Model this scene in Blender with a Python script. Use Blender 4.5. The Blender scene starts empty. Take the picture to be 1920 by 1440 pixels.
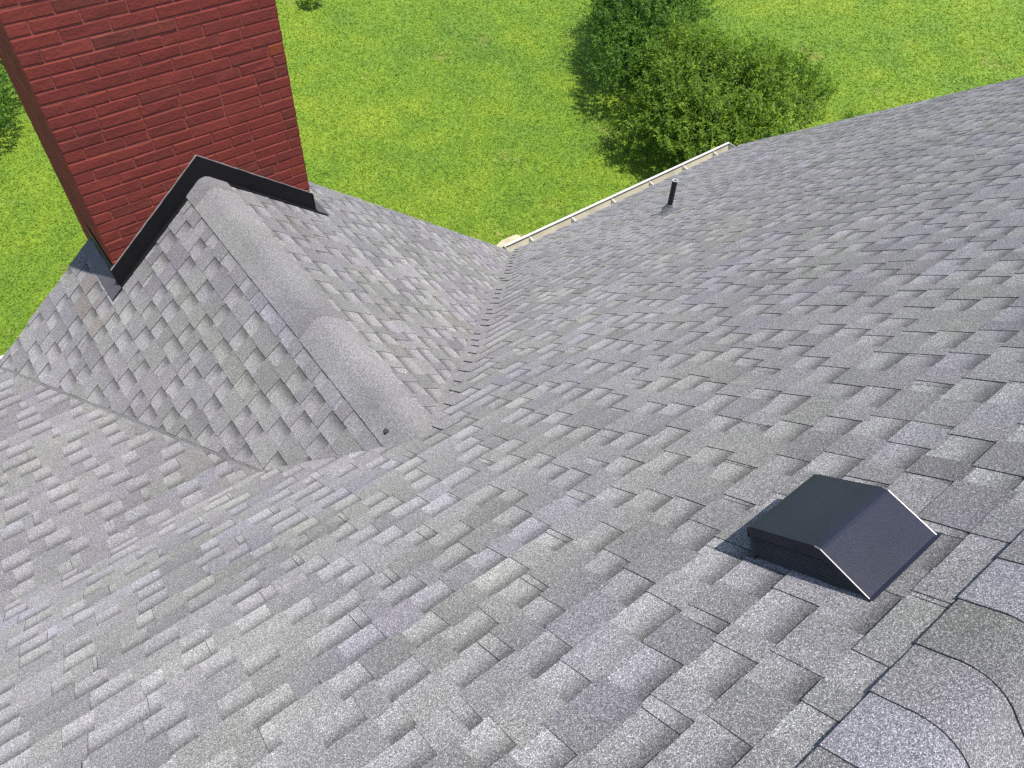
import bpy, bmesh, math, random
import numpy as np
from mathutils import Vector, Matrix
C = bpy.context.scene
# ------------------------------------------------------------------ camera, light, exposure
GZ = 9.5                                   # height of the camera above the lawn (m)
R = [(0.789305, -0.6114, 0.056459), (-0.443649, -0.631467, -0.635944), (0.424468, 0.476905, -0.769667)]  # right, down, forward
cd = bpy.data.cameras.new('camera'); cam = bpy.data.objects.new('camera', cd); C.collection.objects.link(cam)
M = Matrix.Identity(4)
for i in range(3):
    M[i][0] = R[0][i]; M[i][1] = -R[1][i]; M[i][2] = -R[2][i]
M[2][3] = GZ
cam.matrix_world = M
cd.sensor_width = 36; cd.lens = 36 * 1408.69 / 1920; cd.clip_start = .05; cd.clip_end = 3000
C.camera = cam
SUN = Vector((.095, -.25, .964)).normalized()
w = bpy.data.worlds.new('World'); C.world = w; w.use_nodes = True
nt = w.node_tree; bg = nt.nodes['Background']; sky = nt.nodes.new('ShaderNodeTexSky'); sky.sky_type = 'NISHITA'
sky.sun_disc = False; sky.sun_elevation = math.asin(SUN.z); sky.sun_rotation = math.atan2(SUN.x, SUN.y)
nt.links.new(sky.outputs[0], bg.inputs[0]); bg.inputs[1].default_value = .145
ld = bpy.data.lights.new('sun', 'SUN'); ld.energy = 4.0; ld.angle = math.radians(.5); ld.color = (1, .95, .87)
lo = bpy.data.objects.new('sun', ld); C.collection.objects.link(lo); lo.rotation_euler = SUN.to_track_quat('Z', 'Y').to_euler(); lo.location = (0, 0, 30)
C.view_settings.view_transform = 'Standard'; C.view_settings.look = 'None'; C.view_settings.gamma = 1
C.view_settings.exposure = .75
C.cycles.use_denoising = False
rnd = random.Random(7)
rng = np.random.default_rng(5)

# ------------------------------------------------------------------ helpers
def tag(o, label=None, cat=None, group=None, kind=None):
    for k, v in (('label', label), ('category', cat), ('group', group), ('kind', kind)):
        if v: o[k] = v
    return o
def empty(name, loc, parent=None):
    o = bpy.data.objects.new(name, None); C.collection.objects.link(o); o.location = loc
    if parent: o.parent = parent
    o.empty_display_size = .2
    return o
def wloc(o):
    v = Vector((0, 0, 0))
    while o: v += o.location; o = o.parent
    return v
class MB:
    """collects polygons in camera-relative metres (z = 0 at the camera)"""
    def __init__(s): s.v = []; s.f = []; s.a = []; s.uv = []; s.sm = []
    def poly(s, pts, att=(1, .5, 0, .5), uv=None, smooth=False):
        b = len(s.v); s.v += [tuple(p) for p in pts]; s.f.append(tuple(range(b, b + len(pts)))); s.a.append(att)
        s.uv.append(uv if uv else [(0, 0)] * len(pts)); s.sm.append(smooth)
    def grid(s, rows, att=(1, .5, 0, .5), smooth=True, uvf=None):
        b = len(s.v); n = len(rows[0])
        for r in rows: s.v += [tuple(p) for p in r]
        for i in range(len(rows) - 1):
            for j in range(n - 1):
                q = (b + i * n + j, b + i * n + j + 1, b + (i + 1) * n + j + 1, b + (i + 1) * n + j)
                s.f.append(q); s.a.append(att); s.sm.append(smooth)
                s.uv.append([uvf(i, j), uvf(i, j + 1), uvf(i + 1, j + 1), uvf(i + 1, j)] if uvf else [(0, 0)] * 4)
    def box(s, o, ax, ay, az, att=(1, .5, 0, .5), bev=0.0):
        """o corner, three edge vectors"""
        o = Vector(o); ax = Vector(ax); ay = Vector(ay); az = Vector(az)
        P = lambda a, b, c: o + ax * a + ay * b + az * c
        fl = ax.cross(ay).dot(az) < 0
        for q in (((0,0,0),(0,1,0),(1,1,0),(1,0,0)), ((0,0,1),(1,0,1),(1,1,1),(0,1,1)), ((0,0,0),(1,0,0),(1,0,1),(0,0,1)),
                  ((1,0,0),(1,1,0),(1,1,1),(1,0,1)), ((1,1,0),(0,1,0),(0,1,1),(1,1,1)), ((0,1,0),(0,0,0),(0,0,1),(0,1,1))):
            p = [P(*c) for c in q]
            s.poly(p[::-1] if fl else p, att)
    def tube(s, a, b, r0, r1, n=20, cap0=False, cap1=True, att=(1, .5, 0, .5)):
        a = Vector(a); b = Vector(b); d = (b - a).normalized(); x = d.orthogonal().normalized(); y = d.cross(x)
        ring = lambda c, r: [c + (x * math.cos(2*math.pi*i/n) + y * math.sin(2*math.pi*i/n)) * r for i in range(n)]
        A, B = ring(a, r0), ring(b, r1)
        for i in range(n):
            j = (i + 1) % n; s.poly([A[i], A[j], B[j], B[i]], att, smooth=True)
        if cap1: s.poly(B, att)
        if cap0: s.poly(A[::-1], att)
    def build(s, name, mat, parent=None, merge=False):
        me = bpy.data.meshes.new(name)
        base = wloc(parent) if parent else Vector((0, 0, 0))
        sh = (base.x, base.y, base.z - GZ)
        me.from_pydata([(v[0] - sh[0], v[1] - sh[1], v[2] - sh[2]) for v in s.v], [], s.f)
        at = me.attributes.new('att', 'FLOAT_COLOR', 'FACE')
        at.data.foreach_set('color', np.array(s.a, dtype=np.float32).ravel())
        uvl = me.uv_layers.new(name='UVMap')
        uvl.data.foreach_set('uv', np.array([c for u in s.uv for c in u], dtype=np.float32).ravel())
        me.polygons.foreach_set('use_smooth', s.sm)
        me.materials.append(mat); me.update()
        if merge:
            bm = bmesh.new(); bm.from_mesh(me); bmesh.ops.remove_doubles(bm, verts=bm.verts, dist=.0004); bm.to_mesh(me); bm.free()
        o = bpy.data.objects.new(name, me); C.collection.objects.link(o)
        if parent: o.parent = parent
        return o

def mat(name, col=(.5, .5, .5), rough=.6, spec=.5, metal=0):
    m = bpy.data.materials.new(name); m.use_nodes = True; b = m.node_tree.nodes['Principled BSDF']
    b.inputs['Base Color'].default_value = (*col, 1); b.inputs['Roughness'].default_value = rough
    b.inputs['Specular IOR Level'].default_value = spec; b.inputs['Metallic'].default_value = metal
    return m, m.node_tree, b
def nd(t, typ, **k):
    n = t.nodes.new(typ)
    for a, v in k.items():
        if isinstance(v, (int, float, tuple, str)) and a in n.inputs.keys(): n.inputs[a].default_value = v
        else: setattr(n, a, v)
    return n
def math_(t, op, a, b=None, c=None, clamp=False):
    n = t.nodes.new('ShaderNodeMath'); n.operation = op; n.use_clamp = clamp
    for i, v in enumerate((a, b, c)):
        if v is None: continue
        if isinstance(v, (int, float)): n.inputs[i].default_value = v
        else: t.links.new(v, n.inputs[i])
    return n.outputs[0]
def mixc(t, fac, a, b, blend='MIX'):
    n = t.nodes.new('ShaderNodeMix'); n.data_type = 'RGBA'; n.blend_type = blend
    for i, v in ((0, fac), (6, a), (7, b)):
        if isinstance(v, (int, float)): n.inputs[i].default_value = v
        elif isinstance(v, tuple): n.inputs[i].default_value = (*v, 1)
        else: t.links.new(v, n.inputs[i])
    return n.outputs[2]
def ramp(t, fac, stops):
    n = t.nodes.new('ShaderNodeValToRGB'); e = n.color_ramp.elements
    while len(e) < len(stops): e.new(.5)
    for i, (p, c) in enumerate(stops): e[i].position = p; e[i].color = (*c, 1) if len(c) == 3 else c
    t.links.new(fac, n.inputs[0]); return n.outputs[0]
def bump(t, b, h, strength, dist):
    n = t.nodes.new('ShaderNodeBump'); n.inputs['Strength'].default_value = strength; n.inputs['Distance'].default_value = dist
    t.links.new(h, n.inputs['Height']); t.links.new(n.outputs[0], b.inputs['Normal'])

# ------------------------------------------------------------------ materials
def shingle_material():
    m, t, b = mat('granule_shingle', rough=.92, spec=.2); b.inputs['Diffuse Roughness'].default_value = 1.0
    tc = nd(t, 'ShaderNodeTexCoord'); at = nd(t, 'ShaderNodeAttribute', attribute_name='att'); uv = nd(t, 'ShaderNodeUVMap')
    sp = nd(t, 'ShaderNodeSeparateColor'); t.links.new(at.outputs['Color'], sp.inputs[0])
    su = nd(t, 'ShaderNodeSeparateXYZ'); t.links.new(uv.outputs[0], su.inputs[0])
    vo = nd(t, 'ShaderNodeTexVoronoi', Scale=680.0); t.links.new(tc.outputs['Object'], vo.inputs['Vector'])
    vs = nd(t, 'ShaderNodeSeparateColor'); t.links.new(vo.outputs['Color'], vs.inputs[0])
    gr = ramp(t, vs.outputs[0], [(0, (.045, .045, .05)), (.3, (.10, .10, .105)), (.6, (.19, .19, .195)), (.86, (.30, .30, .305)), (1, (.62, .62, .63))])
    v2 = nd(t, 'ShaderNodeTexNoise', Scale=185.0, Detail=3.0); t.links.new(tc.outputs['Object'], v2.inputs['Vector'])
    cl = math_(t, 'MULTIPLY_ADD', v2.outputs[0], 1.5, .25)
    gr = mixc(t, .16, mixc(t, 1.0, gr, (.945, .925, .91), 'MULTIPLY'), (.168, .163, .158))
    n3 = nd(t, 'ShaderNodeTexNoise', Scale=2.2, Detail=3.0); t.links.new(tc.outputs['Object'], n3.inputs['Vector'])
    big = math_(t, 'MULTIPLY_ADD', n3.outputs[0], .5, .75)
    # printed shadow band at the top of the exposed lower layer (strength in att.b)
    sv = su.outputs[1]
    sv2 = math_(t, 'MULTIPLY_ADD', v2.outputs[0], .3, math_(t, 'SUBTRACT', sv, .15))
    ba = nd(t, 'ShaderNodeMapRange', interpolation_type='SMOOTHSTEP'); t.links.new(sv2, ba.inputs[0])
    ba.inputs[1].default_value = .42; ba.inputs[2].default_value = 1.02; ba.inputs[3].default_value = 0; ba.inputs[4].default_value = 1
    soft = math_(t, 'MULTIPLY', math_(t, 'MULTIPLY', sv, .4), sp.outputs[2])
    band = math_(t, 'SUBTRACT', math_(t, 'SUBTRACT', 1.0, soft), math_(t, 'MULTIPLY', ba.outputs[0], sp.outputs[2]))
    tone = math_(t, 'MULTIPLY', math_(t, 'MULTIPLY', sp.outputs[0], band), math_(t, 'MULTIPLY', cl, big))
    cool = ramp(t, sp.outputs[1], [(0, (.98, 1.0, .94)), (.45, (1, 1, 1)), (.62, (.99, .98, 1.02)), (.9, (.97, .98, 1.05)), (.95, (1.0, .97, 1.03)), (1, (1.06, .9, .72))])
    c = mixc(t, 1.0, gr, cool, 'MULTIPLY')
    n5 = nd(t, 'ShaderNodeTexNoise', Scale=2.6, Detail=1.0); n5.inputs['Roughness'].default_value = .5; t.links.new(tc.outputs['Object'], n5.inputs['Vector'])
    c = mixc(t, 1.0, c, ramp(t, n5.outputs[0], [(.36, (.99, 1.0, .96)), (.5, (1, 1, 1)), (.64, (1.0, .99, 1.03))]), 'MULTIPLY')
    vv = nd(t, 'ShaderNodeCombineColor'); [t.links.new(tone, vv.inputs[i]) for i in range(3)]
    c = mixc(t, 1.0, c, vv.outputs[0], 'MULTIPLY')
    t.links.new(c, b.inputs['Base Color'])
    bump(t, b, vs.outputs[1], .55, .0016)
    return m
SH = shingle_material()

def brick_material(k=1.0, name='painted_brick'):
    m, t, b = mat(name, rough=.9, spec=.08)
    tc = nd(t, 'ShaderNodeTexCoord'); at = nd(t, 'ShaderNodeAttribute', attribute_name='att')
    sp = nd(t, 'ShaderNodeSeparateColor'); t.links.new(at.outputs['Color'], sp.inputs[0])
    base = ramp(t, sp.outputs[0], [(0, (.178, .048, .035)), (.2, (.20, .045, .034)), (.6, (.216, .045, .034)), (.9, (.235, .05, .037)), (.955, (.22, .046, .033)), (.97, (.26, .062, .03)), (1, (.275, .068, .03))])
    base = mixc(t, sp.outputs[2], base, (.29, .085, .062))
    n = nd(t, 'ShaderNodeTexNoise', Scale=9.0, Detail=6.0); n.inputs['Roughness'].default_value = .7; t.links.new(tc.outputs['Object'], n.inputs['Vector'])
    c = mixc(t, math_(t, 'MULTIPLY_ADD', n.outputs[0], 1.9, -.7, True), mixc(t, 1.0, base, (.78, .84, .88), 'MULTIPLY'), mixc(t, 1.0, base, (1.1, 1.06, 1.05), 'MULTIPLY'))
    n2 = nd(t, 'ShaderNodeTexNoise', Scale=24.0, Detail=3.0); t.links.new(tc.outputs['Object'], n2.inputs['Vector'])
    wear = ramp(t, n2.outputs[0], [(0, (0, 0, 0)), (.69, (0, 0, 0)), (.74, (1, 1, 1)), (1, (1, 1, 1))])
    c = mixc(t, math_(t, 'MULTIPLY', wear, .55), c, (.26, .08, .035))
    t.links.new(c, b.inputs['Base Color'])
    n3 = nd(t, 'ShaderNodeTexNoise', Scale=60.0, Detail=5.0); t.links.new(tc.outputs['Object'], n3.inputs['Vector'])
    bump(t, b, math_(t, 'ADD', n3.outputs[0], n.outputs[0]), .5, .006)
    return m
BR = brick_material()
def black_metal(name, col, rough, gs=260, bs=.25, sp=.28):
    m, t, b = mat(name, col, rough, sp)
    tc = nd(t, 'ShaderNodeTexCoord')
    n = nd(t, 'ShaderNodeTexNoise', Scale=float(gs), Detail=2.0); t.links.new(tc.outputs['Object'], n.inputs['Vector'])
    n2 = nd(t, 'ShaderNodeTexNoise', Scale=7.0, Detail=4.0); t.links.new(tc.outputs['Object'], n2.inputs['Vector'])
    f = math_(t, 'MULTIPLY_ADD', n2.outputs[0], .8, math_(t, 'MULTIPLY_ADD', n.outputs[0], .9, -.1))
    t.links.new(mixc(t, 1.0, col, ramp(t, f, [(.2, (.6, .6, .6)), (.9, (1.5, 1.5, 1.5))]), 'MULTIPLY'), b.inputs['Base Color'])
    bump(t, b, n.outputs[0], bs, .001)
    return m
BLK = black_metal('black_painted_steel', (.012, .0135, .023), .42, 420, .8, .22)
BLKM = black_metal('black_coil_metal', (.006, .006, .0065), .55, 40, .15)
GREYM = black_metal('grey_black_flashing', (.05, .046, .056), .55, 60, .15)
PIPE = black_metal('black_pipe_paint', (.02, .02, .024), .4, 60, .15)
RUB = black_metal('grey_boot', (.12, .12, .13), .55, 80, .2)
EDGE, _t, _b = mat('metal_edge_highlight', (.3, .27, .28), .35, .5, .7)  # pale colour stands in for the highlight on the vent's slanted edges
PVC, _t, _b = mat('pale_pipe_bore', (.6, .6, .6), .5)
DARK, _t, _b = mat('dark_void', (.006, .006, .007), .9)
TAR, _t, _b = mat('tar', (.02, .02, .02), .7)
def paint(name, col, rough=.5, var=.25):
    m, t, b = mat(name, col, rough)
    tc = nd(t, 'ShaderNodeTexCoord'); n = nd(t, 'ShaderNodeTexNoise', Scale=5.0, Detail=6.0); t.links.new(tc.outputs['Object'], n.inputs['Vector'])
    t.links.new(mixc(t, 1.0, col, ramp(t, n.outputs[0], [(.3, (1 - var,) * 3), (.7, (1.05,) * 3)]), 'MULTIPLY'), b.inputs['Base Color'])
    return m
CREAM = paint('cream_gutter_paint', (.40, .375, .285), .5)
WHITE = paint('white_gutter_lip', (.52, .5, .46), .4, .12)
TAN = paint('tan_trim_paint', (.42, .38, .24), .6)
SIDING = paint('tan_siding', (.45, .4, .3), .7)

def grass_material(name, blade):
    m, t, b = mat(name, rough=.6, spec=.25)
    g = nd(t, 'ShaderNodeNewGeometry')
    P = g.outputs['Position']
    def noise(sc, det=3.0, ro=.5):
        n = nd(t, 'ShaderNodeTexNoise', Scale=sc, Detail=det); n.inputs['Roughness'].default_value = ro; t.links.new(P, n.inputs['Vector']); return n.outputs[0]
    big = noise(.22, 3.0); mid = noise(.9, 4.0, .6); sm = noise(7.0, 3.0, .6); br = noise(.62, 4.0, .65)
    a = ramp(t, math_(t, 'MULTIPLY_ADD', mid, .6, math_(t, 'MULTIPLY', big, .4)), [(.33, (.12, .22, .024)), (.5, (.168, .27, .022)), (.64, (.228, .312, .025))])
    bare = ramp(t, math_(t, 'MULTIPLY_ADD', sm, .35, br), [(.0, (0, 0, 0)), (.80, (0, 0, 0)), (.93, (1, 1, 1)), (1, (1, 1, 1))])
    a = mixc(t, math_(t, 'MULTIPLY', bare, .6), a, (.29, .25, .085))
    a = mixc(t, 1.0, a, ramp(t, sm, [(.25, (.8, .82, .84)), (.5, (1, 1, 1)), (.75, (1.16, 1.13, 1.15))]), 'MULTIPLY')
    if blade:
        at = nd(t, 'ShaderNodeAttribute', attribute_name='tint')
        a = mixc(t, 1.0, a, ramp(t, at.outputs['Fac'], [(0, (.74, .8, .78)), (.5, (1.0, 1.0, 1.0)), (.85, (1.18, 1.14, 1.2)), (1, (1.5, 1.35, 2.0))]), 'MULTIPLY')
        t.links.new(a, b.inputs['Base Color'])
        tr = nd(t, 'ShaderNodeBsdfTranslucent'); t.links.new(a, tr.inputs[0]); mx = nd(t, 'ShaderNodeMixShader'); mx.inputs[0].default_value = .3
        t.links.new(b.outputs[0], mx.inputs[1]); t.links.new(tr.outputs[0], mx.inputs[2])
        t.links.new(mx.outputs[0], t.nodes['Material Output'].inputs[0])
    else:
        fine = noise(38.0, 4.0, .7)
        a = mixc(t, 1.0, a, ramp(t, fine, [(.3, (.75, .78, .75)), (.6, (1, 1, 1)), (.8, (1.15, 1.12, 1.15))]), 'MULTIPLY')
        t.links.new(a, b.inputs['Base Color']); bump(t, b, fine, 1.0, .03)
    return m
def leaf_material(name, c0, c1, c2):
    m, t, b = mat(name, rough=.5, spec=.22)
    at = nd(t, 'ShaderNodeAttribute', attribute_name='tint')
    a = ramp(t, at.outputs['Fac'], [(0, c0), (.55, c1), (1, c2)])
    t.links.new(a, b.inputs['Base Color'])
    tr = nd(t, 'ShaderNodeBsdfTranslucent'); t.links.new(mixc(t, 1.0, a, (1.3, 1.5, .6), 'MULTIPLY'), tr.inputs[0]); mx = nd(t, 'ShaderNodeMixShader'); mx.inputs[0].default_value = .3
    t.links.new(b.outputs[0], mx.inputs[1]); t.links.new(tr.outputs[0], mx.inputs[2]); t.links.new(mx.outputs[0], t.nodes['Material Output'].inputs[0])
    return m
BARK = paint('bark', (.09, .065, .045), .9)

# ------------------------------------------------------------------ roof geometry (camera-relative numbers)
A0, T = 1.5372, .8142            # main slope z = -(A0 + T y)
XG, DG, U = 1.1041, 3.0719, .8075  # gable ridge x, depth, pitch
YE = 5.07; YB, TL = 2.5423, .3297; XR = 8.3047; YR = -.225
ZR = -(A0 + T * YR)
YA = (DG - A0) / T; XE = XG + (A0 + T * YE - DG) / U
XB = XG - (A0 + T * YB - DG) / U; ZB = -(A0 + T * YB); ZL = ZB - TL * (YE - YB); XL = XG - (-ZL - DG) / U
S1 = math.hypot(1, T); SU = math.hypot(1, U); SL = math.hypot(1, TL)
zmain = lambda y: -(A0 + T * y)

def clip(poly, hp):
    """keep the part of a 2D polygon where a x + b y >= c"""
    a, b, c = hp; out = []
    for i, p in enumerate(poly):
        q = poly[(i + 1) % len(poly)]; dp = a * p[0] + b * p[1] - c; dq = a * q[0] + b * q[1] - c
        if dp >= 0: out.append(p)
        if (dp > 0) != (dq > 0) and abs(dp - dq) > 1e-9:
            k = dp / (dp - dq); out.append((p[0] + (q[0] - p[0]) * k, p[1] + (q[1] - p[1]) * k))
    return out if len(out) > 2 else []
def area(p): return abs(sum(p[i][0] * p[(i+1) % len(p)][1] - p[(i+1) % len(p)][0] * p[i][1] for i in range(len(p)))) / 2

def lay_shingles(mb, o, eu, ev, u0, u1, v1, regions, seed, expo=.1345, stain=None, lift=1.0, step=None):
    """courses of laminated shingles on a slope: eu along the eave, ev up the slope, clipped to each convex region of (u, v)"""
    r = random.Random(seed); o = Vector(o); eu = Vector(eu); ev = Vector(ev); n = eu.cross(ev)
    if n.z < 0: n = -n
    flip = eu.cross(ev).dot(n) < 0
    def put(poly, hf, att, vb):
        for reg in regions:
            q = poly
            for hp in reg:
                q = clip(q, hp if len(hp) == 3 else (hp[0], hp[1], hp[2] + r.uniform(-hp[3], hp[3])))
                if not q: break
            if not q or area(q) < 2e-5: continue
            if flip: q = q[::-1]
            top = [o + eu * p[0] + ev * p[1] + n * hf(p[0], p[1]) for p in q]
            low = [o + eu * p[0] + ev * p[1] - n * .003 for p in q]
            at = att
            for sx, sy, ra, rb, tt, pr_ in (stain or ()):
                cx = sum(p[0] for p in q) / len(q); cy = sum(p[1] for p in q) / len(q)
                d = math.hypot((cx - sx) / ra, (cy - sy) / rb)
                if d < 1 and r.random() < pr_: at = (att[0] * (.86 + .14 * d), tt, att[2], att[3])
            mb.poly(top, at, [(p[0], (p[1] - vb) / expo) for p in q])
            for i in range(len(q)):
                j = (i + 1) % len(q)
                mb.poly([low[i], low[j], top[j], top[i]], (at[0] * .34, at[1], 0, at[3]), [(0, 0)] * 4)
    # deck
    for reg in regions:
        q = [(u0, 0), (u1, 0), (u1, v1), (u0, v1)]
        for hp in reg: q = clip(q, hp[:3]) if q else q
        if q:
            if flip: q = q[::-1]
            mb.poly([o + eu * p[0] + ev * p[1] - n * .004 for p in q], (.7, .5, 0, .5))
    k = 0; vb = 0.0; off = 0.0
    while vb < v1:
        off = (off + .165 + r.random() * .1) % 1.0
        ve = min(vb + expo + .012, v1)
        wob = r.gauss(0, .0012); jit = r.uniform(.03, .075)
        u = u0 - off
        while u < u1:
            L = 1.0; ue = u + L
            st = r.gauss(0, .05); dv = r.gauss(0, .0014) + wob
            hb = (.0032 + r.random() * .001) * lift
            base = (lambda hb, vb: lambda uu, vv: max(.0006, hb * (1 - (vv - vb) / expo)) )(hb, vb)
            tint = min(.94, max(.0, r.gauss(.48, .14)))
            # lower layer shows between the tabs
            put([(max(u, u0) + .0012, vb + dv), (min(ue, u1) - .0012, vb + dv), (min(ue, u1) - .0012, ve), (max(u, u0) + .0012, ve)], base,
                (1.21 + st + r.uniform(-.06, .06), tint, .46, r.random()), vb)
            x = u + r.uniform(0, .05)
            uc = step(vb) + jit if step else -1e9
            if step and u <= uc < ue - .05:             # the cut end of the course at the valley
                q_ = (lambda b: lambda uu, vv: b(uu, vv) + .0075)(base)
                put([(uc, vb - .0006), (uc + .11, vb - .0006), (uc + .11, ve), (uc + .004, ve)], q_, (.98, tint, .1, r.random()), vb)
            while x < ue - .03:
                tw = r.uniform(.06, .20); xe = min(x + tw, ue - .001)
                if xe - x > .04 and xe > u0 and x < u1 and (x > uc + .17 or xe < uc - .05 or not step):
                    xa, xb = max(x, u0), min(xe, u1)
                    th = (.0024 + r.random() * .0012) * lift
                    hf = (lambda b, th: lambda uu, vv: b(uu, vv) + th)(base, th)
                    dk = r.random(); tn = .94 + r.gauss(0, .04) + st
                    if dk < .26: tn = .85 + r.gauss(0, .03)
                    sl = r.uniform(-.006, .006)
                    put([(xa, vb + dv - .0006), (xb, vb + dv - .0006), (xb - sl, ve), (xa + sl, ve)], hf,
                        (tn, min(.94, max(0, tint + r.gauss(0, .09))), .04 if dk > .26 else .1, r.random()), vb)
                x = xe + r.choice((r.uniform(.07, .13), r.uniform(.09, .15)))
            u = ue
        vb += expo; k += 1

ROOT = empty('house', (2.0, 0, 0))
tag(ROOT, 'house with grey shingled roof, red brick chimney and cream gutter', 'house', kind='thing')

# half planes in (x, y) of the valleys : a x + b y >= c
def hp_line(p, q, keep, off=0):
    a, b = -(q[1] - p[1]), q[0] - p[0]; l = math.hypot(a, b); a /= l; b /= l; c = a * p[0] + b * p[1]
    if a * keep[0] + b * keep[1] < c: a, b, c = -a, -b, -c
    return (a, b, c + off)
PA, PE, PB, PL = (XG, YA), (XE, YE), (XB, YB), (XL, YE)
def to_uv(hp, fx, fy):
    """half plane in plan -> slope coordinates x = fx[0]+fx[1]u+fx[2]v etc."""
    a, b, c = hp
    return (a * fx[1] + b * fy[1], a * fx[2] + b * fy[2], c - a * fx[0] - b * fy[0])

# main slope: u = x, v up from the eave; y = YE - v / S1
mfx, mfy = (0, 1, 0), (YE, 0, -1 / S1)
HR = hp_line(PA, PE, (XE + 3, YA), .035); HRn = tuple(-c for c in hp_line(PA, PE, (XE + 3, YA), .035))
HLa = hp_line(PA, PB, (XG - 3, YA), -.012)
HY = (0, 1, YA); HYn = (0, -1, -YA)
reg_main = [[to_uv(HR, mfx, mfy) + (.016,), to_uv(HY, mfx, mfy)], [to_uv(HYn, mfx, mfy)],
            [to_uv(HY, mfx, mfy), to_uv(HLa, mfx, mfy), to_uv((0, -1, -YB), mfx, mfy)]]
mb = MB()
eumain = (1, 0, 0); evmain = (0, -1 / S1, T / S1)
lay_shingles(mb, (0, YE, zmain(YE)), eumain, evmain, -4.2, XR, (YE - YR) * S1 - .10, reg_main, 11,
             step=lambda v: (XE + (XG - XE) * (v / S1) / (YE - YA)) if v < (YE - YA) * S1 else -99)
# valley lining under the cut shingles
nM = Vector((0, T, 1)).normalized()
def valley_strip(mb, P, Q, wdir, wid, nrm, att):
    P = Vector(P); Q = Vector(Q); wv = Vector(wdir).normalized() * wid; nn = Vector(nrm).normalized() * .0035
    q = [P + nn, Q + nn, Q + wv + nn, P + wv + nn]
    if (q[1] - q[0]).cross(q[2] - q[0]).z < 0: q = q[::-1]
    mb.poly(q, att)
A3 = Vector((XG, YA, -DG)); E3 = Vector((XE, YE, zmain(YE))); B3 = Vector((XB, YB, ZB)); L3 = Vector((XL, YE, ZL))
wd = (E3 - A3).cross(nM); wd = wd if wd.x > 0 else -wd
valley_strip(mb, A3, E3, wd, .06, nM, (.93, .5, 0, .5))
tag(mb.build('main_roof', SH, ROOT), 'steep main slope of grey laminated shingles')
# lower pitch to the left of the gable
mb = MB(); lfx, lfy = (0, 1, 0), (YE, 0, -1 / SL)
HLb = hp_line(PB, PL, (XL - 3, YB), -.012)
lay_shingles(mb, (0, YE, ZL), (1, 0, 0), (0, -1 / SL, TL / SL), -4.2, XB + .1, (YE - YB) * SL + .01, [[to_uv(HLb, lfx, lfy)]], 12)
tag(mb.build('lower_roof', SH, ROOT), 'gently pitched grey shingled slope beside the gable')
# gable, left slope: u = y, v = up towards ridge; x = XG - (W - v/SU)
W = 1.78
mb = MB(); o = (XG - W, 0, -(DG + U * W)); gfx, gfy = (XG - W, 0, 1 / SU), (0, 1, 0)
HDa = hp_line(PA, PB, (XG + 3, YA + 3), .0); HDb = hp_line(PB, PL, (XG, YE), .018)
lay_shingles(mb, o, (0, 1, 0), (1 / SU, 0, U / SU), YA - .05, YE + .03, W * SU - .105, [[to_uv(HDa, gfx, gfy), to_uv(HDb, gfx, gfy)]], 13,
             stain=((4.66, (W - (XG - .2)) * SU, .42, .13, .97, .55), (4.25, (W - (XG - .72)) * SU, .3, .33, .93, .55)), lift=1.5)
nL = Vector((-U, 0, 1)).normalized(); wd = (L3 - B3).cross(nL); wd = wd if wd.x > 0 else -wd
valley_strip(mb, B3 + (B3 - L3) * .05, L3, wd, .03, nL, (.72, .5, 0, .5))
tag(mb.build('gable_roof', SH, ROOT), 'left slope of the small gable, grey shingles')
# gable, right slope
W2 = XE - XG
mb = MB(); o = (XE, 0, zmain(YE)); gfx, gfy = (XE, 0, -1 / SU), (0, 1, 0)
HDr = hp_line(PA, PE, (XG, YE), -.02)
lay_shingles(mb, o, (0, 1, 0), (-1 / SU, 0, U / SU), YA - .05, YE + .03, W2 * SU - .105, [[to_uv(HDr, gfx, gfy)]], 14)
tag(mb.build('gable_roof', SH, ROOT), 'right slope of the small gable, grey shingles')
# back slope
mb = MB(); YK = -6.2
lay_shingles(mb, (0, YK, ZR - T * (YR - YK)), (1, 0, 0), (0, 1 / S1, T / S1), -4.2, XR, (YR - YK) * S1 - .10, [[]], 15)
tag(mb.build('back_roof', SH, ROOT), 'rear slope behind the ridge')

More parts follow.
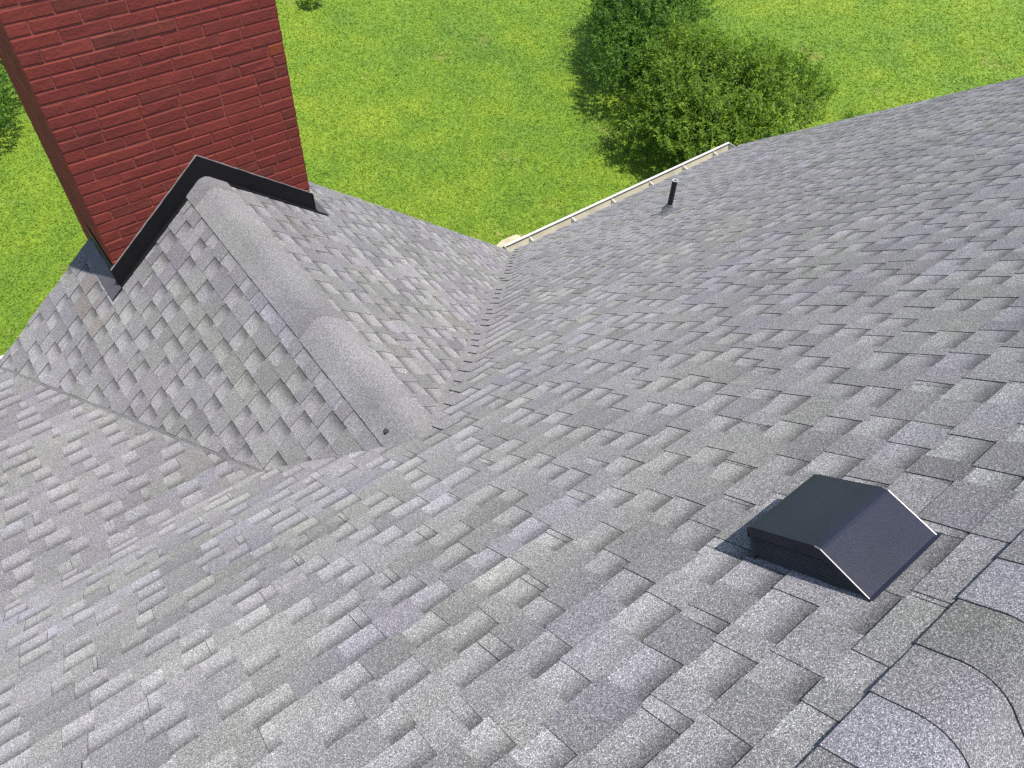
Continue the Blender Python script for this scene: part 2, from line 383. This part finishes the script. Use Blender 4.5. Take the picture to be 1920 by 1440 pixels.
# ridge caps: bent pieces lapping over one another
def cap_piece(mb, c0, d, side, pitch, length, half, lift0, lift1, att, th=.006, rad=.05):
    """c0 ridge point at the exposed end, d along the ridge (towards covered end), side horizontal, folded over both slopes"""
    c0 = Vector(c0); d = Vector(d); side = Vector(side); up = Vector((0, 0, 1)); k = math.hypot(1, pitch)
    prof = []; N = 14
    for i in range(N + 1):
        s = -half + 2 * half * i / N; x = s / k; ax = abs(x)
        z = -pitch * (ax if ax > rad else (ax * ax / (2 * rad) + rad / 2))
        nx = (pitch / k if x > 0 else -pitch / k) * min(1, ax / rad); prof.append((x, z, nx, 1 / k if ax > rad else 1))
    rows = []
    for m in range(5):
        t_ = m / 4; l = lift0 * (1 - t_) + lift1 * t_
        jw = .0012 * math.sin(3 * t_ + att[3] * 9)
        rows.append([c0 + d * (length * t_) + side * (p[0] * (1 + jw * 4) + p[2] * l) + up * (p[1] + p[3] * l) for p in prof])
    flip = (rows[1][0] - rows[0][0]).cross(rows[0][1] - rows[0][0]).z < 0
    rr = [list(reversed(r_)) for r_ in rows] if not flip else rows
    rr = rows if (rows[0][1] - rows[0][0]).cross(rows[1][0] - rows[0][0]).z > 0 else [list(reversed(r_)) for r_ in rows]
    mb.grid(rr, att, True, lambda i, j: (j / N, i / 4))
    dn = lambda p: p - up * (lift0 + .004)
    for i in range(N):                       # exposed end edge
        a, b = rows[0][i], rows[0][i + 1]; mb.poly([dn(a), dn(b), b, a], (att[0] * .5, att[1], 0, .5))
    for e in (0, N):                         # long edges
        for m in range(4):
            a, b = rows[m][e], rows[m + 1][e]; mb.poly([dn(a), dn(b), b, a], (att[0] * (.5 if e == 0 or pitch == T else .95), att[1], 0, .5))
mb = MB(); r = random.Random(3); x = -3.6; i = 0
x = .729 - .157 * 28
while x < XR - .1:
    cap_piece(mb, (x + r.gauss(0, .002), YR, ZR + .007), (1, 0, 0), (0, 1, 0), T, .30, .150 + (.0015 if i % 2 else 0), .0085, .001,
              ((.82, 1.1, .86, 1.14, .98)[i % 5] + r.gauss(0, .03), (.2, .85, .3, .8, .5)[i % 5], .12, r.random()), rad=.052)
    x += .157; i += 1
mb.build('ridge_cap', SH, ROOT)
mb = MB(); r = random.Random(4); y = YE + .02
ys = [5.05, 4.34, 3.62, 2.91, 2.19]
for y in ys:
    cap_piece(mb, (XG + r.gauss(0, .002), y, -DG + .006), (0, -1, 0), (1, 0, 0), U, .76 if y > 2.3 else .36, .178, .0104, .0094,
              ((1.0, 1.06, .98, 1.04, 1.0)[ys.index(y)], .5, (.16, .08, .13, .07, .06)[ys.index(y)], r.random()), rad=.04)
mb.build('ridge_cap', SH, ROOT)
# small blobs of tar where the gable ridge dies into the main slope
mb = MB()
def on_right(x, y): return Vector((x, y, -(DG + U * abs(x - XG)))) + Vector((U if x > XG else -U, 0, 1)).normalized() * .012
for (px, py, w_) in ((725, 808, .016), (770, 790, .010)):
    d = [sum(R[i][k] * ((px - 960) / 1408.69, (py - 720) / 1408.69, 1)[i] for i in range(3)) for k in range(3)]
    zt = -DG - (.053 if px == 725 else .014); p = Vector(d) * (zt / d[2]); mb = MB()
    rr = random.Random(px); n_ = 9
    ring = [p + Vector((math.cos(i * 6.283 / n_), math.sin(i * 6.283 / n_), 0)) * w_ * rr.uniform(.6, 1.2) for i in range(n_)]
    mb.poly([q + Vector((0, 0, .006)) for q in ring])
    for i in range(n_):
        a, b = ring[i], ring[(i + 1) % n_]; mb.poly([a - Vector((0, 0, .03)), b - Vector((0, 0, .03)), b + Vector((0, 0, .006)), a + Vector((0, 0, .006))])
    mb.build('tar_spot', TAR, ROOT)
# ------------------------------------------------------------------ walls, trim, gutters
mb = MB()
GND = -GZ
mb.box((-4.0, YK + .45, GND), (XR - .3 + 4.0, 0, 0), (0, 4.7 - (YK + .45), 0), (0, 0, -5.75 - GND))
tag(mb.build('wall', SIDING, ROOT), 'tan siding walls under the eaves')
mb = MB()                                         # gable end wall
mb.poly([(XL + .25, 4.72, -5.8), (XE - .25, 4.72, -5.8), (XE - .25, 4.72, -(DG + U * (XE - .25 - XG)) - .12), (XG, 4.72, -DG - .12), (XL + .25, 4.72, -(DG + U * (XG - XL - .25)) - .12)][::-1])
mb.poly([(-3.9, 4.68, -5.8), (XL + .25, 4.68, -5.8), (XL + .25, 4.68, ZL - .15), (-3.9, 4.68, ZL - .15)][::-1])
mb.build('gable_wall', SIDING, ROOT); mb = MB()
mb.poly([(XR - .35, YK + .5, GND), (XR - .35, 4.7, GND), (XR - .35, 4.7, zmain(4.7) - .12), (XR - .35, YR, ZR - .12), (XR - .35, YK + .5, ZR - T * (YR - YK) - .12)])
mb.build('end_wall', SIDING, ROOT)
mb = MB(); f_ = .02
mb.box((XE + .02, YE - .03, zmain(YE) - .17), (XR - XE - .02, 0, 0), (0, f_, 0), (0, 0, .15)); mb.build('fascia', TAN, ROOT); mb = MB()
mb.box((-4.2, YE - .03, ZL - .17), (XL - .0 + 4.2, 0, 0), (0, f_, 0), (0, 0, .15))
mb.build('fascia', TAN, ROOT)
def rake(mb, a, b, side, w=.03, h=.16):
    a = Vector(a); b = Vector(b); mb.box(a - Vector((0, 0, h + .012)), b - a, Vector(side) * w, (0, 0, h))
mb = MB()
rake(mb, (XR - .03, YE, zmain(YE)), (XR - .03, YR, ZR), (1, 0, 0)); mb.build('rake_board', TAN, ROOT); mb = MB()
rake(mb, (XG, YE, -DG), (XE, YE, zmain(YE)), (0, -1, 0)); mb.build('rake_board', TAN, ROOT); mb = MB(); rake(mb, (XG, YE, -DG), (XL, YE, ZL), (0, -1, 0))
mb.build('rake_board', TAN, ROOT)

def gutter(x0, x1, y0, z0, hangers, label):
    """K-style trough hung under the shingle edge"""
    prof_in = [(0, 0), (0, -.105), (.085, -.105), (.128, -.02), (.128, 0)]
    mb = MB()
    rows = [[(x, y0 + p[0], z0 + p[1]) for p in prof_in] for x in (x0, x1)]
    mb.grid(rows, smooth=False)
    out = [(-.004, .0), (-.004, -.110), (.088, -.110), (.133, -.022), (.133, 0)]
    mb.grid([[(x, y0 + p[0], z0 + p[1]) for p in out] for x in (x1, x0)], smooth=False)
    g = mb.build('gutter', CREAM, ROOT); tag(g, label)
    mb = MB(); mb.box((x0, y0 + .112, z0 - .001), (x1 - x0, 0, 0), (0, .03, 0), (0, 0, .006)); mb.box((x0, y0 + .136, z0 - .014), (x1 - x0, 0, 0), (0, .006, 0), (0, 0, .0125))
    mb.box((x0, y0 - .006, z0 - .001), (x1 - x0, 0, 0), (0, .012, 0), (0, 0, .005))
    mb.build('gutter_lip', WHITE, g)
    for s, xe in ((-1, x0), (1, x1)):
        mb = MB(); mb.poly([(xe + s * .002, y0 + p[0], z0 + p[1]) for p in out][::s]); mb.poly([(xe, y0 + p[0], z0 + p[1]) for p in out][::-s])
        mb.box((xe - .003, y0 - .004, z0), (.006, 0, 0), (0, .14, 0), (0, 0, .006)); mb.build('end_cap', WHITE, g)
    for h in hangers:
        mb = MB(); mb.box((h - .007, y0 + .004, z0 - .03), (.014, 0, 0), (0, .115, .006), (0, 0, .002)); mb.box((h - .013, y0 + .004, z0 - .06), (.003, 0, 0), (0, .10, 0), (0, 0, .03))
        mb.box((h - .013, y0 + .002, z0 - .05), (.026, 0, 0), (0, .004, 0), (0, 0, .046))
        mb.build('hanger', WHITE, g)
    return g
gutter(XE + .03, XR - .04, YE + .035, zmain(YE) - .045, [4.72, 5.385, 6.05, 6.72, 7.35, 7.95], 'cream gutter with white lip along the eave')
gutter(-4.2, XL + .06, YE + .03, ZL - .05, [-1.1, -1.76, -2.42], 'short cream gutter at the lower eave')
mb = MB()                                         # boxed return at the foot of the gable
z = -5.735
mb.poly([(XE - .02, YE + .185, z), (XE + .30, YE + .19, z), (XE + .33, YE + .23, z), (XE + .30, YE + .28, z), (XE + .10, YE + .29, z), (XE - .02, YE + .25, z)])
top = [(XE - .02, YE + .185, z), (XE + .30, YE + .19, z), (XE + .33, YE + .23, z), (XE + .30, YE + .28, z), (XE + .10, YE + .29, z), (XE - .02, YE + .25, z)]
for i in range(6):
    a, b = top[i], top[(i + 1) % 6]; mb.poly([(a[0], a[1], a[2] - .2), (b[0], b[1], b[2] - .2), b, a])
tag(mb.build('cornice_return', TAN, ROOT), 'tan boxed return at the foot of the gable')

# ------------------------------------------------------------------ chimney
CX1, CX2, CY1, CY2 = .380, 1.826, 4.495, 5.62
CH = empty('chimney', (1.1, 5.0, -5.0 + GZ), ROOT); tag(CH, 'red painted brick chimney at the gable end')
CH.location = Vector((1.1, 5.0, 4.5)) - ROOT.location
ch_base = -9.5; TOPZ = -.35; CO = .0740; MJ = .0085
mb = MB(); g_ = .0038
mb.box((CX1 + g_, CY1 + g_, -5.6), (CX2 - CX1 - 2 * g_, 0, 0), (0, CY2 - CY1 - 2 * g_, 0), (0, 0, TOPZ + 5.6 - .01), (.6, .5, 1, .5))
r = random.Random(21)
def brick(mb, o, ax, az, an, att):
    """face brick: outer face with softened edges standing proud of the joint"""
    o = Vector(o); ax = Vector(ax); az = Vector(az); an = Vector(an); L = ax.length; H = az.length
    jd = lambda s: Vector((r.gauss(0, s), r.gauss(0, s), r.gauss(0, s)))
    e = .0065; ex = ax / L * e; ez = az / H * e
    pr = an * (g_ + r.uniform(-.0008, .0016))
    b = [o, o + ax, o + ax + az, o + az]
    c = [p + jd(.0006) + pr * .35 for p in b]
    t_ = [o + ex + ez + pr, o + ax - ex + ez + pr, o + ax + az - ex - ez + pr, o + az + ex - ez + pr]; t_ = [p + jd(.0009) for p in t_]
    fl = ax.cross(az).dot(an) < 0
    q = lambda *p: mb.poly(list(p)[::-1] if fl else list(p), att)
    q(*t_)
    for i in range(4):
        j = (i + 1) % 4; q(c[i], c[j], t_[j], t_[i]); q(b[i], b[j], c[j], c[i])
def wall_face(o, ax, L, an, phase):
    rows = int((TOPZ + 5.6) / CO); o = Vector(o); ax = Vector(ax); st = .243; hd = .112
    for k in range(rows):
        z = -5.6 + k * CO; x = 0; first = True
        odd = (k + phase) % 2
        seq = []
        if odd: seq.append(hd)
        while sum(seq) < L - 1e-4:
            d = st + r.gauss(0, .008)
            rem = L - sum(seq)
            if r.random() < .05: d = hd + .03
            if rem - d < .06: d = rem
            seq.append(d)
        wob = r.gauss(0, .0012)
        for d in seq:
            v = r.random()
            end = x < .01 or x + d > L - .01
            if end and d < .15 and r.random() < .3: v = r.uniform(.93, .975)
            else: v = min(.94, v) if True else .96
            lj = MJ * r.uniform(.35, 1.15)
            brick(mb, o + ax * (x + (0 if x < .01 else lj / 2)) + Vector((0, 0, z + wob + r.gauss(0, .0008))), ax * (d - (lj if x > .01 else lj / 2)), (0, 0, CO - MJ * r.uniform(.75, 1.1)), an, (v, .5, 0, r.random()))
            x += d
wall_face((CX1, CY1 + g_, 0), (1, 0, 0), CX2 - CX1, (0, -1, 0), 0)
wall_face((CX1 + g_, CY1, 0), (0, 1, 0), CY2 - CY1, (-1, 0, 0), 1)
wall_face((CX2 - g_, CY1, 0), (0, 1, 0), CY2 - CY1, (1, 0, 0), 1)
wall_face((CX1, CY2 - g_, 0), (1, 0, 0), CX2 - CX1, (0, 1, 0), 0)
mb.build('brick_stack', BR, CH)
mb = MB(); mb.box((CX1, CY1 + .3, -9.5), (CX2 - CX1, 0, 0), (0, CY2 - CY1 - .3, 0), (0, 0, 3.9)); mb.build('brick_base', BR, CH)
mb = MB()
mb.box((CX1 - .04, CY1 - .04, TOPZ - .01), (CX2 - CX1 + .08, 0, 0), (0, CY2 - CY1 + .08, 0), (0, 0, .09)); mb.build('crown_slab', paint('chimney_crown', (.4, .38, .35), .8), CH)
# step flashing on the front: two runs meeting at the ridge, bent metal with a turned top edge
def front_flash(x_from, x_to, sgn):
    mb = MB(); n_ = 14; rows_b = []; rows_t = []; rr = random.Random(9)
    zl = lambda x: -(DG + U * abs(x - XG)) + .008
    hgt = .152
    for i in range(n_ + 1):
        x = x_from + (x_to - x_from) * i / n_
        wv = rr.gauss(0, .0014)
        rows_b.append((x, CY1 - .007 - rr.random() * .001, zl(x) - (.05 if abs(x - XG) < .09 else 0))); rows_t.append((x, CY1 - .006 + wv, zl(x) + hgt + rr.gauss(0, .002)))
    def q(*p):
        p = list(p); mb.poly(p if (Vector(p[1]) - Vector(p[0])).cross(Vector(p[2]) - Vector(p[0])).y < 0 else p[::-1])
    for i in range(n_): q(rows_b[i], rows_b[i+1], rows_t[i+1], rows_t[i])
    o = mb.build('flashing', BLKM, CH); tag(o, 'black metal flashing across the brick front')
    mb = MB()
    for i in range(n_):
        a, b = Vector(rows_t[i]), Vector(rows_t[i+1]); mb.box(a - Vector((0, .001, .001)), b - a, (0, .012, .001), (0, -.002, .007))
    mb.build('flashing_hem', EDGE_D, o)
    mb = MB()
    for i in range(n_):
        if abs(rows_b[i][0] - XG) < .09: continue
        a, b = Vector(rows_b[i]), Vector(rows_b[i+1]); nn = Vector((-sgn * -U, 0, 1)).normalized()
        mb.box(a + Vector((0, 0, .004)), b - a, (0, -.03, 0), Vector((0, 0, .003)))
    mb.build('flashing_foot', BLKM, o)
EDGE_D = black_metal('grey_flashing_edge', (.14, .135, .135), .5, 60, .1)
front_flash(XG, CX1 - .03, -1); front_flash(XG, CX2 + .018, 1)
def side_flash(xc, s):
    """black strip up the brick side and a flange lying on the shingles"""
    zl = lambda x: -(DG + U * abs(x - XG))
    nn = Vector((s * U, 0, 1)).normalized(); y0, y1 = CY1 - .045, YE + .02
    mb = MB()
    xw = xc + s * .008
    mb.box((xw, CY1 - .01, zl(xw) + .005), (s * .003, 0, 0), (0, y1 - CY1, 0), (0, 0, .15))
    o = mb.build('flashing', BLKM, CH)
    mb = MB(); w_ = .108 / SU
    a = Vector((xw, y0, zl(xw))) + nn * .014; dx = Vector((s * w_, 0, -U * w_))
    for i in range(3):
        ya = (y1 - y0) * i / 3; L = (y1 - y0) / 3 + (.012 if i < 2 else 0)
        mb.box(a + Vector((0, ya, 0)) + nn * (.003 * (2 - i) - .002), dx, (0, L, 0), nn * .0025)
    mb.build('flashing_flange', GREYM, o)
side_flash(CX1, -1); side_flash(CX2, 1)

# ------------------------------------------------------------------ slant-back roof vent
e1 = Vector((1, 0, 0)); e2 = Vector((0, 1 / S1, -T / S1)); e3 = nM
VO = Vector((0, 0, -A0)); VX1, VX2 = 1.115, 1.383
vl = lambda x, l, n: VO + e1 * x + e2 * l + e3 * n
VT = empty('roof_vent', (1.25, .13, GZ - 1.64), ROOT); VT.location = Vector((1.25, .13, GZ - 1.64)) - ROOT.location
tag(VT, 'black slant back metal roof vent')
def slab(mb, p, th):
    """four corners thickened inwards"""
    n = (p[1] - p[0]).cross(p[2] - p[0]).normalized()
    q = [a - n * th for a in p]; mb.poly(p); mb.poly(q[::-1])
    for i in range(4):
        j = (i + 1) % 4; mb.poly([q[i], q[j], p[j], p[i]])
prof = [(.003, .009), (.10, .104), (.106, .1085), (.114, .1115), (.13, .1125), (.30, .1085), (.312, .107), (.320, .1025), (.324, .095), (.327, .074)]
mb = MB()
rows = [[vl(x, l, n) for l, n in prof] for x in (VX1, VX2)]
mb.grid([rows[1], rows[0]], smooth=False)
rows2 = [[vl(x, l - .0 if l < .3 else l - .0015, n - .0015) for l, n in prof] for x in (VX1, VX2)]
mb.grid(rows2, smooth=False)
hood = mb.build('hood', BLK, VT)
for x, s in ((VX1, -1), (VX2, 1)):                # rim folded down at both sides
    mb = MB()
    for k in range(len(prof) - 1):
        (l0, n0), (l1, n1) = prof[k], prof[k+1]
        d0 = .030 * min(1, n0 / .06) if k > 0 else .006; d1 = .030 * min(1, n1 / .06)
        if k >= 7: d0 = d1 = .012
        p = [vl(x + s * .001, l0, n0), vl(x + s * .001, l1, n1), vl(x + s * .001, l1, max(.004, n1 - d1)), vl(x + s * .001, l0, max(.002, n0 - d0))]
        mb.poly(p); mb.poly([a + e1 * (-s * .0015) for a in p][::-1])
    mb.build('rim', BLK, hood)
for x, s in ((VX1, -1), (VX2, 1)):                # metal highlight along the slanted edges, put in as pale rods
    mb = MB(); 
    for (l0, n0), (l1, n1) in (((.0, .006), (.104, .108)), ((.104, .108), (.118, .1125))):
        a = vl(x, l0, n0); b = vl(x, l1, n1); mb.tube(a, b, .0018, .0018, 8, True, True)
    mb.build('edge_highlight', EDGE, hood)
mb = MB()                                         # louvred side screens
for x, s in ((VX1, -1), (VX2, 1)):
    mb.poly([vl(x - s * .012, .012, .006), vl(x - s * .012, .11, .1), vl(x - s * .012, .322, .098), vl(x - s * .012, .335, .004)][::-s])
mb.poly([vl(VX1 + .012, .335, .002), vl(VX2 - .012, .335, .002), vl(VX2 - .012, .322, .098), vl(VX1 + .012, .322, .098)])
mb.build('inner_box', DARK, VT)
GRIL = black_metal('black_wire_screen', (.03, .03, .036), .45, 200, .1)
for x, s in ((VX1, -1), (VX2, 1)):
    mb = MB()
    for k in range(10):
        n = .008 + k * .0084
        l0 = .006 + n * .98; l1 = .342 - n * .2
        mb.box(vl(x - s * .004, l0, n), e2 * (l1 - l0), e1 * (-s * .006) + e3 * .003, e3 * .0022)
    for k in range(0):
        l = .016 + k * .0095; top_n = min(.09, (l - .004) * .98)
        if l < .338: mb.box(vl(x - s * .003, l, .004), e2 * .0018, e1 * (-s * .0015), e3 * (top_n - .004))
    mb.build('grille', GRIL, VT)
mb = MB(); mb.box(vl(VX1 - .002, -.006, .0085), e1 * (VX2 - VX1 + .012), e2 * .012, e3 * .002); mb.build('flange', BLK, VT); mb = MB()
mb.box(vl(VX1 - .004, .318, .010), e1 * (VX2 - VX1 + .008), e2 * .03, e3 * .002); mb.build('flange', BLK, VT)
# shingle coloured strips overlapping the flange are part of the main slope

# ------------------------------------------------------------------ plumbing vent pipe
pb = Vector((5.066, 3.629, -4.492)); PV = empty('vent_pipe', (0, 0, 0), ROOT); PV.location = pb + Vector((0, 0, GZ)) - ROOT.location
tag(PV, 'black plumbing pipe in a grey boot near the eave')
up = Vector((-.02, .03, 1)).normalized()
mb = MB(); mb.tube(pb - up * .03, pb + up * .36, .026, .026, 24, False, False); mb.tube(pb + up * .36, pb + up * .30, .022, .022, 24, False, True); mb.build('pipe', PIPE, PV)
mb = MB(); N = 24
d = up; xx = d.orthogonal().normalized(); yy = d.cross(xx)
ri = [[pb + up * .361 + (xx * math.cos(2*math.pi*i/N) + yy * math.sin(2*math.pi*i/N)) * q for i in range(N + 1)] for q in (.0262, .0215)]
mb.grid(ri, smooth=False); mb.tube(pb + up * .3605, pb + up * .33, .0215, .0215, 24, False, False); mb.build('pipe_mouth', PVC, PV)
mb = MB(); nb = pb + nM * .012
mb.tube(nb, pb + up * .075, (.064), .031, 24, False, False); mb.tube(pb + up * .075, pb + up * .092, .033, .029, 24, False, True)
mb.box(nb - e1 * .09 - e2 * .08 - nM * .004, e1 * .18, e2 * .17, nM * .002); mb.build('boot', RUB, PV)

# ------------------------------------------------------------------ lawn
def np_mesh(name, V, F, tint, material, parent=None, loopn=3):
    me = bpy.data.meshes.new(name); nv = len(V); nf = len(F)
    me.vertices.add(nv); me.vertices.foreach_set('co', V.astype(np.float32).ravel())
    me.loops.add(nf * loopn); me.loops.foreach_set('vertex_index', F.astype(np.int32).ravel())
    me.polygons.add(nf); me.polygons.foreach_set('loop_start', np.arange(0, nf * loopn, loopn, dtype=np.int32))
    me.polygons.foreach_set('loop_total', np.full(nf, loopn, dtype=np.int32))
    a = me.attributes.new('tint', 'FLOAT', 'FACE'); a.data.foreach_set('value', tint.astype(np.float32))
    me.materials.append(material); me.update(calc_edges=True)
    o = bpy.data.objects.new(name, me); C.collection.objects.link(o)
    if parent: o.parent = parent
    return o
mb = MB(); S_ = 700
mb.poly([(-S_, -S_, -GZ), (S_, -S_, -GZ), (S_, S_, -GZ), (-S_, S_, -GZ)])
tag(mb.build('lawn', grass_material('lawn_soil', False)), 'mown green lawn below the roof', 'lawn', kind='structure')
Rm = np.array(R)
def project(P):
    c = P @ Rm.T; return 960 + 1408.69 * c[:, 0] / c[:, 2], 720 + 1408.69 * c[:, 1] / c[:, 2], c[:, 2]
def grass():
    n = 2600000
    P = np.stack([rng.uniform(-4, 42, n), rng.uniform(4.5, 26, n), np.full(n, -GZ)], 1)
    px, py, d = project(P)
    keep = (px > -120) & (px < 2040) & (py > -120) & (py < 760) & (d > 0)
    inroof = (px > 640) & (py > 520)
    P = P[keep & ~inroof]
    # clumpier, thinner with distance
    dist = np.linalg.norm(P, axis=1); P = P[rng.random(len(P)) < np.clip((13.5 / dist) ** 2, .15, 1)]
    n = len(P); dist = np.linalg.norm(P, axis=1)
    h = rng.uniform(.012, .036, n) * (1 + .5 * (rng.random(n) < .06)); wd = rng.uniform(.006, .014, n) * np.clip(dist / 14, 1, 2)
    a = rng.uniform(0, 2 * np.pi, n); lean = rng.uniform(.5, 1.8, n)
    b = rng.uniform(0, 2 * np.pi, n)
    dx = np.cos(a) * wd; dy = np.sin(a) * wd
    p0 = P + np.stack([dx, dy, 0 * dx], 1); p1 = P - np.stack([dx, dy, 0 * dx], 1)
    p2 = P + np.stack([np.cos(b) * h * lean, np.sin(b) * h * lean, h], 1)
    V = np.stack([p0, p1, p2], 1).reshape(-1, 3); V[:, 2] += GZ
    F = np.arange(3 * n).reshape(-1, 3)
    return np_mesh('grass', V, F, np.clip(rng.normal(.5, .2, n), 0, 1), grass_material('grass_blade', True))
tag(grass(), 'short mown grass blades over the lawn', 'grass', kind='stuff')

# ------------------------------------------------------------------ shrubs
def shrub(name, label, cat, centre, blobs, n_leaves, leaf, mats, seed, group=None, stems=7):
    """blobs: (dx, dy, z, rx, ry, rz) ellipsoids; leaves sit in twig clusters through their outer shell"""
    g = np.random.default_rng(seed); base = Vector((centre[0], centre[1], -GZ))
    root = empty(name, (base.x, base.y, 0)); tag(root, label, cat, group)
    vol = np.array([b[3] * b[4] * b[5] for b in blobs]) ** .67; vol = vol / vol.sum()
    per = 9; nt_ = n_leaves // per
    k = g.choice(len(blobs), nt_, p=vol); B = np.array(blobs)[k]
    d = g.normal(size=(nt_, 3)); d[:, 2] = np.where(d[:, 2] < -.3, -d[:, 2] * .6, d[:, 2]); d /= np.linalg.norm(d, axis=1)[:, None]
    rad = 1 - np.abs(g.normal(0, .22, nt_)) + g.normal(0, .06, nt_) + g.uniform(.05, .28, nt_) * (g.random(nt_) < .09)
    bump_ = 1 + .10 * np.sin(d[:, 0] * 5 + seed) * np.sin(d[:, 1] * 6 + 1.3 * seed) + .07 * np.sin(d[:, 2] * 9 + d[:, 0] * 7)
    T0 = np.array([B[:, 0], B[:, 1], B[:, 2]]).T + d * B[:, 3:6] * (rad * bump_)[:, None]
    T0[:, 2] = np.maximum(T0[:, 2], .12)
    up = d * np.array([1, 1, .8]) + np.array([0, 0, .75]); up /= np.linalg.norm(up, axis=1)[:, None]
    ttint = g.normal(0, .14, nt_)
    # leaves along each twig
    T1 = np.repeat(T0, per, 0); U_ = np.repeat(up, per, 0); s = np.tile(np.linspace(-.6, .6, per), nt_)
    tl = np.repeat(g.uniform(.10, .24, nt_), per)
    az = g.uniform(0, 2 * np.pi, nt_ * per)
    X = np.cross(U_, np.array([.3, .5, .81])); X /= np.linalg.norm(X, axis=1)[:, None]; Y = np.cross(U_, X)
    out = X * np.cos(az)[:, None] + Y * np.sin(az)[:, None]
    D = out * .8 + U_ * g.uniform(.1, .9, nt_ * per)[:, None] + np.array([0, 0, -.12]); D /= np.linalg.norm(D, axis=1)[:, None]
    N = U_ + g.normal(0, .35, (nt_ * per, 3)); N -= D * (N * D).sum(1)[:, None]; N /= np.linalg.norm(N, axis=1)[:, None]
    Wd = np.cross(D, N)
    L = leaf[0] * g.uniform(.65, 1.25, nt_ * per); Wl = leaf[1] * g.uniform(.7, 1.2, nt_ * per)
    O = T1 + U_ * (s * tl)[:, None]
    fold = N * (Wl * .35)[:, None]
    a = O; b = O + D * (L * .45)[:, None] + Wd * Wl[:, None] + fold; c = O + D * L[:, None] - N * (L * .12)[:, None]; e = O + D * (L * .45)[:, None] - Wd * Wl[:, None] + fold
    V = np.stack([a, b, c, e], 1).reshape(-1, 3); n = nt_ * per
    i = np.arange(n) * 4
    F = np.stack([np.stack([i, i + 1, i + 2], 1), np.stack([i, i + 2, i + 3], 1)], 1).reshape(-1, 3)
    tint = np.clip(.5 + np.repeat(ttint, per) + g.normal(0, .12, n), 0, 1)
    np_mesh('crown', V, F, np.repeat(tint, 2), mats, root)
    mb = MB(); rr = random.Random(seed)
    for q in range(stems):
        bl = blobs[rr.randrange(len(blobs))]
        p = base + Vector((rr.uniform(-.15, .15), rr.uniform(-.15, .15), 0)); e_ = base + Vector((bl[0] + rr.uniform(-.5, .5) * bl[3], bl[1] + rr.uniform(-.5, .5) * bl[4], bl[2] + rr.uniform(-.1, .5) * bl[5]))
        m_ = p.lerp(e_, .45) + Vector((rr.uniform(-.1, .1), rr.uniform(-.1, .1), .12))
        r0 = .035 * min(1, bl[5]); mb.tube(p, m_, r0, r0 * .7, 8, False, False); mb.tube(m_, e_, r0 * .7, r0 * .25, 8)
    mb.build('trunk', BARK, root)
    return root
LF1 = leaf_material('dark_leaf', (.028, .07, .008), (.06, .135, .011), (.14, .24, .02))
LF2 = leaf_material('olive_leaf', (.042, .092, .008), (.102, .178, .012), (.24, .34, .026))
LF3 = leaf_material('yellow_green_leaf', (.12, .2, .015), (.2, .3, .02), (.3, .38, .04))
shrub('shrub', 'large dark green rounded bush behind the paler bush', 'bush', (14.3, 12.3), [(0, 0, 1.25, 1.45, 1.4, 1.35), (-1.5, -1.0, .9, 1.05, .95, .9), (-.6, -.1, 1.0, 1.1, 1.1, 1.0), (.8, 1.2, 1.2, 1.3, 1.2, 1.2)], 42000, (.075, .017), LF1, 31)
shrub('shrub', 'tall olive green bush with narrow leaves beside the gutter', 'bush', (12.95, 9.07), [(0, 0, 1.15, 1.65, 1.45, 1.3), (1.5, -.6, 1.0, 1.3, 1.2, 1.1), (-1.0, -.5, .9, .9, 1.0, .9), (.2, 1.0, 1.1, 1.1, 1.0, 1.1), (-.3, -1.4, .8, 1.2, .9, .85), (-1.35, .45, .5, .75, .75, .6)], 46000, (.095, .016), LF2, 32)
shrub('shrub', 'small sparse sapling at the far roof edge', 'bush', (16.4, 7.3), [(0, 0, .32, .3, .28, .32)], 420, (.08, .014), LF2, 33, stems=4)
shrub('plant', 'tiny yellow green plant alone on the lawn near the chimney', 'plant', (8.9, 19.6), [(0, 0, .22, .3, .3, .22)], 450, (.14, .018), LF3, 34, stems=3)
shrub('shrub', 'dark shaded bush half hidden left of the chimney', 'bush', (.4, 18.6), [(0, 0, .9, 1.0, 1.5, .9), (-.3, -1.3, .6, .8, .9, .6), (0, 1.6, 1.0, 1.1, 1.2, 1.0)], 16000, (.08, .018), LF1, 35)
